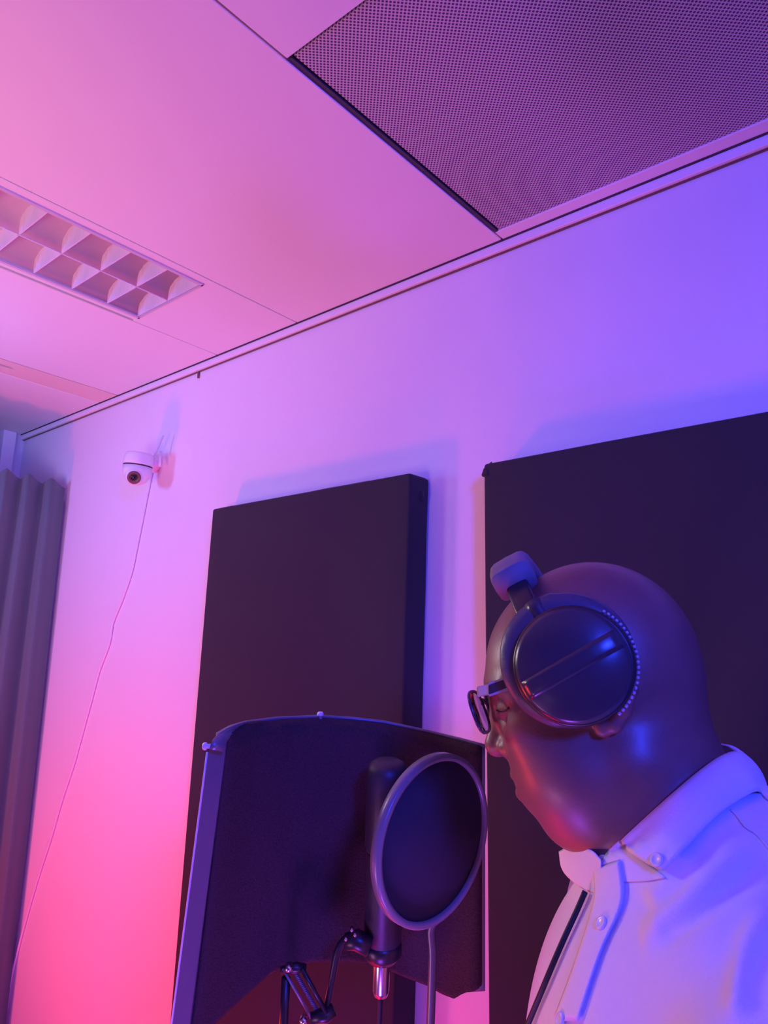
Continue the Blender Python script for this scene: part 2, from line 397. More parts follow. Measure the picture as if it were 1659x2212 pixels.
bm = bmesh.new(); lathe(bm, hc, (0.10, 0.0, 1), [(0.040, 0.0), (0.041, 0.004), (0.038, 0.026), (0.034, 0.033), (0.0, 0.035)], 32); obj('head_cap', bm, M['plastic_w'], sec, True)
bm = bmesh.new(); lathe(bm, hc, (0.10, 0.0, 1), [(0.0385, -0.004), (0.0385, 0.0)], 32); obj('seam_ring', bm, M['gap'], sec, True)
bm = bmesh.new(); bc = hc+np.array([0.0, 0, -0.004])
lathe(bm, bc, (0.10, 0, 1), [(0.0, -0.050), (0.014, -0.048), (0.028, -0.039), (0.037, -0.022), (0.0395, 0.0)], 32); obj('body', bm, M['plastic_w'], sec, True)
look = nrm(P(283, 1090, 1.7)-(bc+np.array([0, 0, -0.016])))
ec = bc+np.array([-0.002, -0.006, -0.022])
bm = bmesh.new(); lathe(bm, ec, look, [(0.024, -0.012), (0.026, 0.008), (0.0245, 0.022), (0.020, 0.033), (0.0180, 0.035)], 32); ball = obj('lens_barrel', bm, M['plastic_w'], sec, True)
bm = bmesh.new(); lathe(bm, ec+look*0.0325, look, [(0.0180, 0), (0.0178, 0.0045), (0.0145, 0.006), (0.011, 0.004), (0, 0.003)], 32); obj('lens_ring', bm, M['lens_ring'], ball, True)
bm = bmesh.new(); lathe(bm, ec+look*0.036, look, [(0.0085, 0), (0.008, 0.0035), (0.0, 0.005)], 24); obj('lens', bm, M['black_glass'], ball, True)
bm = bmesh.new()
uu = nrm(np.cross(look, (0, 0, 1))); ww = np.cross(uu, look)
arc = [ec+look*0.004+(uu*math.cos(a)+ww*math.sin(a))*0.0270 for a in np.linspace(0.2, math.pi-0.2, 14)]
tube(bm, arc, 0.0020, 6); obj('eyelid_seam', bm, M['gap'], sec, True)
a0 = on_wall(325, 1003, 0.045); a1 = on_wall(353, 941, 0.030)
obj('antenna', tube(bmesh.new(), [a0, a0*0.75+a1*0.25, a0*0.74+a1*0.26, a1], [0.0045, 0.0042, 0.0028, 0.0022], 10), M['plastic_w'], sec, True)
obj('antenna', tube(bmesh.new(), [on_wall(345, 1008, 0.035), on_wall(347, 975, 0.028)], [0.0045, 0.003], 10), M['plastic_w'], sec, True)

cp = [on_wall(a, b) for a, b in ((328, 1022), (322, 1050), (310, 1110), (296, 1180), (283, 1240), (262, 1300), (244, 1345), (236, 1390), (214, 1450), (198, 1510), (176, 1590), (158, 1655), (133, 1730), (110, 1810), (84, 1890), (55, 1990), (25, 2110), (5, 2212))]
cp.append(np.array([-2.5, WY-0.0035, 0.35])); cp.append(np.array([-2.52, WY-0.004, 0.02]))
pc = obj('power_cable', tube(bmesh.new(), smooth_path(cp, 4), 0.0034, 8), M['plastic_w'], None, True)
tag(pc, 'thin white cable running down the wall from the small security camera', 'cable')
struct_mark = obj('wall_hook', boxm(-1.655, -1.650, WY-0.006, WY-0.0002, 2.362, 2.378, bevel=0.001), M['lens_ring'])
tag(struct_mark, 'tiny dark hook on the back wall just under the ceiling edge', 'hook')

# ------------------------------------------------------------------ microphone reflection shield
TOPX = [452, 470, 495, 530, 600, 690, 760, 830, 930, 1000, 1048]
TOPY = [1618, 1588, 1572, 1562, 1553, 1549, 1553, 1561, 1583, 1600, 1613]
BOTX = [452, 500, 580, 625, 690, 780, 830, 880, 930, 960, 985, 1005, 1048]
BOTY = [2330, 2250, 2150, 2098, 2079, 2077, 2086, 2110, 2130, 2148, 2158, 2144, 2141]
DX = [452, 500, 560, 640, 740, 850, 950, 1048]; DD = [0.80, 0.845, 0.89, 0.93, 0.955, 0.965, 0.955, 0.93]
def shear(px, py): return px+(py-1600)*interp([452, 490, 700, 900, 1048], [-0.131, -0.122, -0.045, -0.015, 0.0], px)
sh = thing('microphone_shield', 'curved black foam-lined microphone isolation shield in front of the man', 'microphone shield', P(740, 2100, 0.95))
def shield_grid(nx, nz, inset_top, inset_bot, toward, wr=0.0, x0=452, x1=1048):
    G = []
    xs = np.linspace(x0, x1, nx)
    for px in xs:
        d = interp(DX, DD, px); yt = interp(TOPX, TOPY, px)+inset_top; yb = interp(BOTX, BOTY, px)-inset_bot; col = []
        for j in range(nz):
            s = j/(nz-1); w = 0
            if wr > 0:
                w = wr*math.exp(-((s-0.03)/0.035)**2)*math.sin(px*0.05+s*120)*math.exp(-((px-560)/110)**2)
            lean = 0.0
            yy = yt+(yb-yt)*s; col.append(P(shear(px, yy), yy, d-toward-w))
        G.append(col)
    return np.array(G)
bm = bmesh.new(); G = shield_grid(48, 24, 0, 0, 0.0); sheet(bm, G, CF*0.004)
obj('outer_shell', bm, M['rim'], sh, True)
bm = bmesh.new(); G2 = shield_grid(64, 60, 9, 0, 0.016, 0.004, 486, 1044)
for i in range(G2.shape[0]):   # bevel the foam edge back to the shell
    for j in range(G2.shape[1]):
        e = min(i, j, G2.shape[0]-1-i)/3.0
        if e < 1: G2[i, j] += CF*0.012*(1-e)**2
sheet(bm, G2, CF*0.011)
obj('foam_lining', bm, M['foam'], sh, True)
# folded rim down the left side: broad face and thin bright lip
bm = bmesh.new(); G = []
for s in np.linspace(0, 1, 24):
    y = 1612+(2330-1612)*s
    dxl = (y-1606)*(-0.131)
    sx = 452+dxl; rx = 489+dxl*1.0
    if y < 1640: sx += 2
    G.append([P(sx+(rx-sx)*k/3, y-(6 if s == 0 else 0)*k/3, 0.80+0.006*k) for k in range(4)])
sheet(bm, G, CF*0.005); obj('side_rim', bm, M['rim'], sh)
bm = bmesh.new(); tube(bm, [P(450-(y-1606)*0.131, y, 0.797) for y in np.linspace(1625, 2330, 14)], 0.0011, 8); obj('rim_lip', bm, M['trim'], sh, True)
bm = bmesh.new(); G = []
for px, py, w in ((452, 1618, 34), (458, 1600, 33), (470, 1586, 30), (490, 1573, 24), (512, 1565, 15), (530, 1561, 6)):
    d = interp(DX, DD, px)-0.003
    nx_, ny_ = (0.9, 0.35) if px < 480 else (0.45, 0.9)
    G.append([P(px+nx_*w*k/2, py+ny_*w*0.55*k/2, d-0.012*(1-k/2)) for k in range(3)])
sheet(bm, G, CF*0.005); obj('corner_rim', bm, M['rim'], sh, True)
obj('rim_edge', tube(bmesh.new(), [P(x, y-1, interp(DX, DD, x)+0.000) for x, y in zip(np.linspace(470, 1046, 40), [interp(TOPX, TOPY, q) for q in np.linspace(470, 1046, 40)])], 0.0024, 8), M['rim'], sh, True)
for (px, py, d, ax) in ((692, 1546, 0.94, CU), (447, 1612, 0.80, -CR)):
    bm = bmesh.new(); lathe(bm, P(px, py, d)-ax*0.003, ax, [(0.0026, -0.002), (0.0026, 0.003), (0.0042, 0.0035), (0.0042, 0.006), (0.003, 0.0075), (0, 0.008)], 14)
    obj('screw', bm, M['trim'], sh, True)
# carrying pole behind the shield down to a round floor base
bp_ = P(455, 2120, 0.92); 
obj('support_pole', tube(bmesh.new(), [bp_, (bp_[0], bp_[1], 0.03)], 0.010, 16), M['shell'], sh, True)
obj('pole_bracket', tube(bmesh.new(), [P(455, 2120, 0.872), bp_], 0.012, 16), M['shell'], sh, True)
bm = bmesh.new(); lathe(bm, (bp_[0], bp_[1], 0), (0, 0, 1), [(0.042, 0), (0.042, 0.03), (0.036, 0.036), (0.02, 0.04), (0.012, 0.06)], 40); obj('floor_base', bm, M['shell'], sh, True)

# ------------------------------------------------------------------ microphone
mt = P(838, 1645, 0.875); mb = P(826, 2035, 0.885)
mic = thing('microphone', 'dark studio microphone standing behind the round pop filter', 'microphone', mb)
ax = nrm(mt-mb); Lm = np.linalg.norm(mt-mb)
bm = bmesh.new(); lathe(bm, mb, ax, [(0.020, 0.0), (0.0225, 0.004), (0.0225, Lm*0.50), (0.0235, Lm*0.52)], 40); obj('body', bm, M['mic'], mic, True)
bm = bmesh.new(); lathe(bm, mb, ax, [(0.0235, Lm*0.52), (0.0248, Lm*0.54), (0.0248, Lm-0.012), (0.022, Lm-0.004), (0.016, Lm), (0, Lm+0.001)], 40); obj('grille', bm, M['mic'], mic, True)
bm = bmesh.new(); lathe(bm, mb, -ax, [(0.021, -0.004), (0.0235, 0.002), (0.0235, 0.012), (0.018, 0.020), (0.0, 0.021)], 32); obj('base_collar', bm, M['plastic_b'], mic, True)
cb = mb-ax*0.019
bm = bmesh.new(); lathe(bm, cb, -ax, [(0.0095, 0), (0.0100, 0.004), (0.0100, 0.040), (0.0085, 0.046), (0, 0.047)], 28); obj('cable_plug', bm, M['steel'], mic, True)
mcab = obj('microphone_cable', tube(bmesh.new(), smooth_path([cb-ax*0.046, cb-ax*0.10+CR*(-0.001), cb-ax*0.20, np.array([cb[0], cb[1], 0.8]), np.array([cb[0]+0.02, cb[1], 0.3]), np.array([cb[0]+0.05, cb[1]+0.02, 0.006])], 6), 0.0032, 10), M['cord'], None, True)
tag(mcab, 'black cable hanging from the silver plug under the microphone', 'cable')

# ------------------------------------------------------------------ pop filter
pcn = P(937, 1812, 0.80)
pn = nrm(CR*0.70-CF*0.71+CU*0.02); pu = nrm(CU-pn*np.dot(CU, pn)); pw = np.cross(pn, pu)
pop = thing('pop_filter', 'round black pop filter on a bent neck between microphone and mouth', 'pop filter', P(930, 2212, 0.8))
PR = 0.0865
bm = bmesh.new(); ring = [pcn+(pu*math.sin(a)+pw*math.cos(a))*PR for a in np.linspace(0, 2*math.pi, 73)[:-1]]
prof = [(-0.0035, -0.002), (-0.004, 0.005), (0.0, 0.0065), (0.0035, 0.004), (0.0035, -0.005), (0.0, -0.0065)]
rings = []
for a in np.linspace(0, 2*math.pi, 73)[:-1]:
    rd = pu*math.sin(a)+pw*math.cos(a); rings.append([bm.verts.new(tuple(pcn+rd*(PR+q[0])+pn*q[1])) for q in prof])
for i in range(72):
    for k in range(6): bm.faces.new((rings[i][k], rings[i][(k+1) % 6], rings[(i+1) % 72][(k+1) % 6], rings[(i+1) % 72][k]))
bmesh.ops.recalc_face_normals(bm, faces=bm.faces)
obj('hoop', bm, M['ring'], pop, True)
bm = bmesh.new(); lathe(bm, pcn, pn, [(0, -0.0006), (PR-0.003, -0.0006), (PR-0.003, 0.0006), (0, 0.0016)], 64); obj('nylon_mesh', bm, M['popmesh'], pop, True)
neck = smooth_path([pcn-pu*(PR+0.001), P(931, 2010, 0.80), P(934, 2060, 0.80), P(932, 2150, 0.80), P(928, 2260, 0.80)], 8)
obj('gooseneck', tube(bmesh.new(), neck, 0.0046, 12), M['shell'], pop, True)
nb = neck[-1]
obj('clamp_pole', tube(bmesh.new(), [nb, nb-np.array([0, 0, 0.12]), np.array([nb[0], nb[1], 0.03])], 0.008, 14), M['shell'], pop, True)
bm = bmesh.new(); lathe(bm, (nb[0], nb[1], 0), (0, 0, 1), [(0.06, 0), (0.06, 0.03), (0.02, 0.04), (0.01, 0.05)], 36); obj('floor_base', bm, M['shell'], pop, True)

# ------------------------------------------------------------------ scissor arm holding the microphone
arm = thing('boom_arm', 'black scissor arm with thin parallel bars reaching up to the microphone', 'microphone arm', P(612, 2212, 0.86))
dA = 0.86
for (q0, q1, r_) in (((611, 2092), (672, 2198), 0.0024), ((652, 2092), (705, 2188), 0.0042)):
    obj('parallel_bar', tube(bmesh.new(), [P(*q0, dA-0.006), P(*q1, dA-0.006)], r_, 10, flat=0.7), M['rim' if r_ < 0.003 else 'plastic_b'], arm, True)
obj('tension_spring', tube(bmesh.new(), [P(636+0.68*t_*100/100*0+ (t_*0.53), 2098+t_*0.92, dA)+CR*0.0022*math.cos(t_*1.6)+CF*0.0022*math.sin(t_*1.6) for t_ in np.linspace(0, 98, 240)], 0.0007, 5), M['rim'], arm, True)
obj('pivot_block', tube(bmesh.new(), [P(606, 2096, dA-0.004), P(640, 2090, dA-0.002), P(660, 2092, dA)], [0.004, 0.006, 0.005], 10), M['plastic_b'], arm, True)
for (q, d_) in (((624, 2090), dA-0.014), ((656, 2203), dA-0.012)):
    bm = bmesh.new(); lathe(bm, P(*q, d_), -CF, [(0.0045, -0.004), (0.0045, 0.003), (0.003, 0.005), (0, 0.0055)], 16); obj('pivot_screw', bm, M['steel'], arm, True)
obj('elbow_block', tube(bmesh.new(), [P(672, 2200, dA-0.004), P(705, 2192, dA-0.002), P(722, 2180, dA)], [0.007, 0.009, 0.007], 12), M['plastic_b'], arm, True)
obj('upper_rod', tube(bmesh.new(), smooth_path([P(703, 2188, dA), P(718, 2110, dA+0.004), P(731, 2050, dA+0.006), P(752, 2022, dA+0.008)], 6), 0.0042, 12), M['plastic_b'], arm, True)
obj('mount_knuckle', tube(bmesh.new(), [P(746, 2034, dA+0.008), P(770, 2030, dA+0.010), P(800, 2046, 0.865)], [0.009, 0.012, 0.011], 14), M['plastic_b'], arm, True)
for q in ((760, 2008), (767, 2019), (747, 2028)):
    bm = bmesh.new(); lathe(bm, P(*q, dA-0.006), -CF, [(0.0022, -0.004), (0.0022, 0.002), (0, 0.003)], 10); obj('knuckle_screw', bm, M['steel'], arm, True)
pb = P(618, 2112, dA)
pe = P(612, 2230, dA)
obj('lower_post', tube(bmesh.new(), [pb, pe, np.array([pe[0], pe[1], 0.03])], [0.0052, 0.0056, 0.009], 14), M['plastic_b'], arm, True)
bm = bmesh.new(); lathe(bm, (pe[0], pe[1], 0), (0, 0, 1), [(0.042, 0), (0.042, 0.03), (0.02, 0.04), (0.012, 0.05)], 36); obj('floor_base', bm, M['shell'], arm, True)

# ------------------------------------------------------------------ distance fields for the person
class Field:
    def __init__(s, xs, ys, zs):
        s.x, s.y, s.z = (np.asarray(q, np.float32) for q in (xs, ys, zs)); s.F = np.full((len(xs), len(ys), len(zs)), 0.2, np.float32)
    def _sub(s, lo, hi):
        sl = []
        for q, a, b in zip((s.x, s.y, s.z), lo, hi): sl.append(slice(max(0, np.searchsorted(q, a)-2), min(len(q), np.searchsorted(q, b)+2)))
        return tuple(sl)
    def _grid(s, sl): return np.meshgrid(s.x[sl[0]], s.y[sl[1]], s.z[sl[2]], indexing='ij', sparse=True)
    def _mix(s, sl, d, k, mode):
        f = s.F[sl]
        if mode == 'sub': d = -d; h = np.clip(0.5-0.5*(f-d)/k, 0, 1); s.F[sl] = f*(1-h)+d*h+k*h*(1-h); return
        h = np.clip(0.5+0.5*(f-d)/k, 0, 1); s.F[sl] = f*(1-h)+d*h-k*h*(1-h)
    def cone(s, a, b, ra, rb, k=0.01, mode='add'):
        a = np.asarray(a, float); b = np.asarray(b, float); R = max(ra, rb)+2*k+0.02
        sl = s._sub(np.minimum(a, b)-R, np.maximum(a, b)+R); X, Y, Z = s._grid(sl); d = b-a; L2 = max(float(d@d), 1e-12)
        t = np.clip(((X-a[0])*d[0]+(Y-a[1])*d[1]+(Z-a[2])*d[2])/L2, 0, 1)
        D = np.sqrt((X-a[0]-d[0]*t)**2+(Y-a[1]-d[1]*t)**2+(Z-a[2]-d[2]*t)**2)-(ra+(rb-ra)*t); s._mix(sl, D.astype(np.float32), k, mode)
    def ball(s, c, r, k=0.01, mode='add'): s.cone(c, c, r, r, k, mode)
    def ell(s, c, A, r, k=0.01, mode='add'):
        c = np.asarray(c, float); A = np.asarray(A, float); r = np.asarray(r, float); R = r.max()+2*k+0.02
        sl = s._sub(c-R, c+R); X, Y, Z = s._grid(sl); q = [(X-c[0])*A[i][0]+(Y-c[1])*A[i][1]+(Z-c[2])*A[i][2] for i in range(3)]
        k0 = np.sqrt(sum((q[i]/r[i])**2 for i in range(3))); k1 = np.sqrt(sum((q[i]/r[i]**2)**2 for i in range(3)))+1e-9
        s._mix(sl, (k0*(k0-1)/k1).astype(np.float32), k, mode)
    def mesh(s):
        F = s.F; S = F < 0; nx, ny_, nz = F.shape
        c = np.zeros((nx-1, ny_-1, nz-1), np.int8)
        for dx in (0, 1):
            for dy_ in (0, 1):
                for dz in (0, 1): c += S[dx:nx-1+dx, dy_:ny_-1+dy_, dz:nz-1+dz]
        act = np.argwhere((c > 0) & (c < 8)); idx = np.full(c.shape, -1, np.int32); idx[act[:, 0], act[:, 1], act[:, 2]] = np.arange(len(act))
        cor = [(dx, dy_, dz) for dx in (0, 1) for dy_ in (0, 1) for dz in (0, 1)]
        val = {q: F[act[:, 0]+q[0], act[:, 1]+q[1], act[:, 2]+q[2]] for q in cor}
        pos = {q: np.stack((s.x[act[:, 0]+q[0]], s.y[act[:, 1]+q[1]], s.z[act[:, 2]+q[2]]), 1) for q in cor}
        acc = np.zeros((len(act), 3)); cnt = np.zeros(len(act))
        for a in cor:
            for i in range(3):
                if a[i] == 0:
                    b = tuple(1 if j == i else a[j] for j in range(3)); va, vb = val[a], val[b]; m = (va < 0) != (vb < 0)
                    t = np.where(m, va/np.where(m, va-vb, 1), 0)[:, None]; acc += np.where(m[:, None], pos[a]+(pos[b]-pos[a])*t, 0); cnt += m
        verts = acc/cnt[:, None]; faces = []
        for i in range(3):
            sl0 = [slice(1, -1)]*3; sl1 = [slice(1, -1)]*3; sl0[i] = slice(0, -1); sl1[i] = slice(1, None)
            A = S[tuple(sl0)]; B = S[tuple(sl1)]; e = np.argwhere(A != B); fl = A[e[:, 0], e[:, 1], e[:, 2]]
            off = np.ones(3, int); off[i] = 0; e = e+off
            j, k = [(1, 2), (2, 0), (0, 1)][i]
            def cell(dj, dk): q = e.copy(); q[:, j] -= dj; q[:, k] -= dk; return idx[q[:, 0], q[:, 1], q[:, 2]]
            q = np.stack((cell(1, 1), cell(0, 1), cell(0, 0), cell(1, 0)), 1); q[~fl] = q[~fl][:, ::-1]; faces.append(q)
        return verts, np.concatenate(faces)
def np_mesh(name, v, f):
    me = bpy.data.meshes.new(name); me.vertices.add(len(v)); me.vertices.foreach_set('co', v.astype(np.float32).ravel())
    me.loops.add(len(f)*4); me.loops.foreach_set('vertex_index', f.astype(np.int32).ravel())
    me.polygons.add(len(f)); me.polygons.foreach_set('loop_start', np.arange(0, len(f)*4, 4, dtype=np.int32)); me.update(calc_edges=True); me.validate(); return me
def axis(segs):
    """list of (start, end, step)"""
    out = []
    for a, b, st in segs: out.append(np.arange(a, b-1e-6, st))
    return np.concatenate(out)

# head frame
r0 = nrm(ray(1275, 1450)); H = P(1275, 1450, 0.655)
left = nrm(-CR+r0*np.dot(CR, r0)); 
TH = math.radians(4.0)
F_ = left*math.cos(TH)+r0*math.sin(TH); N_ = -r0*math.cos(TH)+left*math.sin(TH); U_ = nrm(np.cross(F_, N_))
if U_[2] < 0: U_ = -U_
def hl(px, py, lat=0.0):
    d = ray(px, py); t = (lat+np.dot(H-CAM, N_))/np.dot(d, N_); return CAM+d*t
def mir(p): return p-2*np.dot(p-H, N_)*N_
def both(fn, p, *a, **k): fn(p, *a, **k); fn(mir(p), *a, **k)
K = 0.655/FPX*1.0     # metres per pixel in the profile plane
AX = np.array([F_, U_, N_])
def rot(deg):        # profile-plane axes turned: positive leans the top toward the face
    a = math.radians(deg); return np.array([F_*math.cos(a)-U_*math.sin(a), U_*math.cos(a)+F_*math.sin(a), N_])

# body frame
Tf = nrm(np.array([-0.80, -0.60, 0.0])); Ln = np.array([-Tf[1]*1.0, Tf[0], 0.0])
if np.dot(Ln, N_) < 0: Ln = -Ln
Zu = np.array([0, 0, 1.0])
NB = hl(1500, 1850, 0.0)          # base of the neck
def bp(f, l, z): return NB+Tf*f+Ln*l+Zu*z
BODY = []    # torso and arms, used for body and clothes
def torso(Fd, g, cloth=False):
    A = np.array([Tf, Ln, Zu])
    Fd.ell(bp(0.010, 0, -0.19), A, (0.115+g, 0.180+g, 0.19+g), 0.04)
    Fd.ell(bp(0.026, 0, -0.42), A, (0.135+g, 0.170+g, 0.22+g), 0.05)
    for s in ((1,) if cloth else ()):
        q0, q1 = hl(1500, 1835, 0.02), hl(1690, 1870, 0.05)
        if s < 0: q0, q1 = mir(q0), mir(q1)
        Fd.cone(q0, q1, 0.036+g, 0.036+g, 0.03)
    Fd.ell(bp(0.000, 0, -0.58), A, (0.120+g, 0.170+g, 0.14+g), 0.05)
    for s in (-1, 1):
        Fd.cone(bp(-0.015, s*0.03, -0.015), bp(0.0, s*0.165, -0.085), 0.045+g, 0.052+g, 0.04)
        Fd.cone(bp(0.0, s*0.185, -0.10), bp(-0.02, s*0.235, -0.36), 0.054+g*1.3, 0.044+g*1.5, 0.02)
        Fd.cone(bp(-0.02, s*0.235, -0.36), bp(0.10, s*0.225, -0.585), 0.042+g*1.5, 0.030+g*1.3, 0.01)

zN = NB[2]
zfeet = 0.0
x0b, y0b = NB[0], NB[1]
hx, hy, hz = H
FB = Field(axis([(x0b-0.52, hx-0.17, 0.008), (hx-0.17, hx+0.20, 0.0026), (hx+0.20, x0b+0.52, 0.008)]),
           axis([(y0b-0.50, hy-0.14, 0.008), (hy-0.14, hy+0.13, 0.0026), (hy+0.13, y0b+0.48, 0.008)]),
           axis([(-0.02, hz-0.18, 0.009), (hz-0.18, hz+0.12, 0.0026), (hz+0.12, hz+0.15, 0.006)]))
# skull
FB.ell(hl(1283, 1440), AX, (0.0890, 0.0925, 0.078), 0.01)
FB.ell(hl(1190, 1455), rot(8), (0.054, 0.062, 0.060), 0.02)
# nape and back of the neck
FB.cone(hl(1385, 1500), hl(1375, 1620), 0.046, 0.056, 0.02)
FB.cone(hl(1372, 1610), hl(1485, 1850), 0.060, 0.070, 0.02)
# mid face, jaw
FB.ell(hl(1205, 1575), rot(-12), (0.044, 0.066, 0.052), 0.02)
both(lambda p, *a, **k: FB.ball(p, *a, **k), hl(1150, 1578, 0.040), 0.018, 0.02)
FB.cone(hl(1232, 1690), hl(1230, 1760), 0.022, 0.0180, 0.012)
for sgn in (1, -1):
    a = hl(1365, 1640, 0.046); b = hl(1236, 1765, 0.010)
    if sgn < 0: a, b = mir(a), mir(b)
    FB.cone(a, b, 0.022, 0.017, 0.02)
    a = hl(1215, 1640, 0.032)
    if sgn < 0: a = mir(a)
    FB.ball(a, 0.024, 0.035)
    a = hl(1215, 1705, 0.022)
    if sgn < 0: a = mir(a)
    FB.ball(a, 0.021, 0.03)
    a = hl(1270, 1690, 0.036)
    if sgn < 0: a = mir(a)
    FB.ball(a, 0.028, 0.035)
    a = hl(1245, 1660, 0.030)
    if sgn < 0: a = mir(a)
    FB.ball(a, 0.026, 0.03)
FB.ell(hl(1312, 1755), rot(-40), (0.050, 0.035, 0.045), 0.03)     # soft underside of the chin
# brow
for sgn in (1, -1):
    a, b = hl(1072, 1478, 0.012), hl(1092, 1486, 0.046)
    if sgn < 0: a, b = mir(a), mir(b)
    FB.cone(a, b, 0.0085, 0.007, 0.012)
    e = hl(1076, 1535, 0.033)
    if sgn < 0: e = mir(e)
    FB.ball(e, 0.0130, 0.012, 'sub')
    e = hl(1103, 1530, 0.032)
    if sgn < 0: e = mir(e)
    FB.ball(e, 0.0125, 0.004)
    # lid fold
    a, b = hl(1081, 1524, 0.024), hl(1092, 1532, 0.044)
    if sgn < 0: a, b = mir(a), mir(b)
    FB.cone(a, b, 0.0030, 0.0030, 0.004)
# nose
FB.cone(hl(1078, 1510), hl(1072, 1604), 0.0068, 0.0088, 0.010)
FB.ball(hl(1074, 1610), 0.0100, 0.006)
for sgn in (1, -1):
    a = hl(1094, 1616, 0.0125)
    if sgn < 0: a = mir(a)
    FB.ball(a, 0.0078, 0.005)
    a = hl(1088, 1632, 0.008)
    if sgn < 0: a = mir(a)
    FB.ball(a, 0.0030, 0.003, 'sub')
    # smile fold from nostril to mouth corner
    a, b = hl(1122, 1612, 0.026), hl(1160, 1690, 0.033)
    if sgn < 0: a, b = mir(a), mir(b)
    FB.cone(a, b, 0.0018, 0.0018, 0.006, 'sub')
# muzzle and lips
FB.ell(hl(1176, 1675), rot(-18), (0.020, 0.030, 0.027), 0.012)
def lip(y, x, r, w, k=0.004):
    q = [hl(x+18*abs(s)**2*w/0.02, y+4*abs(s)**2, s*w) for s in (-1, -0.5, 0, 0.5, 1)]
    for i in range(4): FB.cone(q[i], q[i+1], r*(0.5 if i == 0 else 1), r*(0.5 if i == 3 else 1), k)
lip(1672, 1119, 0.0066, 0.023, 0.003); lip(1711, 1133, 0.0074, 0.021, 0.003)
qm = [hl(1114+20*abs(s)**2, 1691+3*abs(s), s*0.023) for s in (-1, -0.5, 0, 0.5, 1)]
for i in range(4): FB.cone(qm[i], qm[i+1], 0.0026, 0.0026, 0.002, 'sub')
# ears
for sgn in (1, -1):
    pts_e = [(1292, 1552), (1302, 1575), (1328, 1566), (1350, 1530), (1362, 1490), (1356, 1450), (1330, 1432), (1305, 1448)]
    q = [hl(a, b, 0.074+0.006*(a-1290)/70) for a, b in pts_e]
    if sgn < 0: q = [mir(p) for p in q]
    for i in range(len(q)-1): FB.cone(q[i], q[i+1], 0.0058, 0.0052, 0.004)
    c_ = hl(1325, 1500, 0.072)
    if sgn < 0: c_ = mir(c_)
    FB.ell(c_, AX, (0.011, 0.022, 0.005), 0.006)
torso(FB, 0.0)
# legs
hipz = 0.90
def gp_(f, l, z): return np.array([NB[0]+Tf[0]*f+Ln[0]*l, NB[1]+Tf[1]*f+Ln[1]*l, z])
for s in (-1, 1):
    FB.cone(gp_(0.0, s*0.09, hipz-0.02), gp_(0.02, s*0.10, 0.50), 0.088, 0.058, 0.03)
    FB.cone(gp_(0.02, s*0.10, 0.50), gp_(-0.01, s*0.10, 0.10), 0.056, 0.038, 0.02)
    FB.cone(gp_(-0.03, s*0.10, 0.045), gp_(0.13, s*0.115, 0.035), 0.036, 0.030, 0.02)
# hands, slightly curled: palm, four fingers and a thumb each
for s in (-1, 1):
    wr = bp(0.10, s*0.225, -0.585); hd = nrm(Tf*0.35-Zu*0.94); inn = -Ln*s; fw = nrm(np.cross(hd, inn))
    if np.dot(fw, Tf) < 0: fw = -fw
    pc_ = wr+hd*0.055
    FB.cone(wr, wr+hd*0.03, 0.028, 0.026, 0.01)
    FB.ell(pc_, np.array([hd, fw, inn]), (0.050, 0.040, 0.017), 0.012)
    for i, (off, ln) in enumerate(((0.027, 0.068), (0.009, 0.076), (-0.009, 0.070), (-0.027, 0.056))):
        b0 = wr+hd*0.095+fw*off; b1 = b0+nrm(hd+inn*0.25)*ln*0.45; b2 = b1+nrm(hd+inn*0.8)*ln*0.32; b3 = b2+nrm(hd*0.7+inn*1.0)*ln*0.25
        FB.cone(wr+hd*0.07+fw*off, b0, 0.0095, 0.0092, 0.004); FB.cone(b0, b1, 0.0092, 0.0085, 0.003); FB.cone(b1, b2, 0.0085, 0.0078, 0.003); FB.cone(b2, b3, 0.0078, 0.0068, 0.003)
    t0 = wr+hd*0.03+fw*0.028; t1 = t0+nrm(hd*0.8+fw*0.6+inn*0.3)*0.042; t2 = t1+nrm(hd*1.0+fw*0.15+inn*0.35)*0.03
    FB.cone(t0, t1, 0.0135, 0.0110, 0.008); FB.cone(t1, t2, 0.0110, 0.0085, 0.004)
bv, bf = FB.mesh()
person = np_mesh('person', bv, bf)
po = obj('person', person, M['skin'], None, True)
tag(po, 'bald person in white shirt, headphones and glasses, facing left toward the microphone', 'person')
del FB
def child(name, bm_, m, smooth=True):
    o = obj(name, bm_, m, None, smooth); o.parent = po; return o

# ------------------------------------------------------------------ shirt
FS = Field(axis([(x0b-0.45, x0b-0.20, 0.008), (x0b-0.20, x0b+0.16, 0.0038), (x0b+0.16, x0b+0.45, 0.008)]), axis([(y0b-0.42, y0b-0.20, 0.008), (y0b-0.20, y0b+0.14, 0.0038), (y0b+0.14, y0b+0.42, 0.008)]), axis([(0.78, zN-0.22, 0.008), (zN-0.22, zN+0.12, 0.0038)]))
torso(FS, 0.013, True)
FS.cone(hl(1462, 1815), hl(1500, 1900), 0.076, 0.080, 0.03)
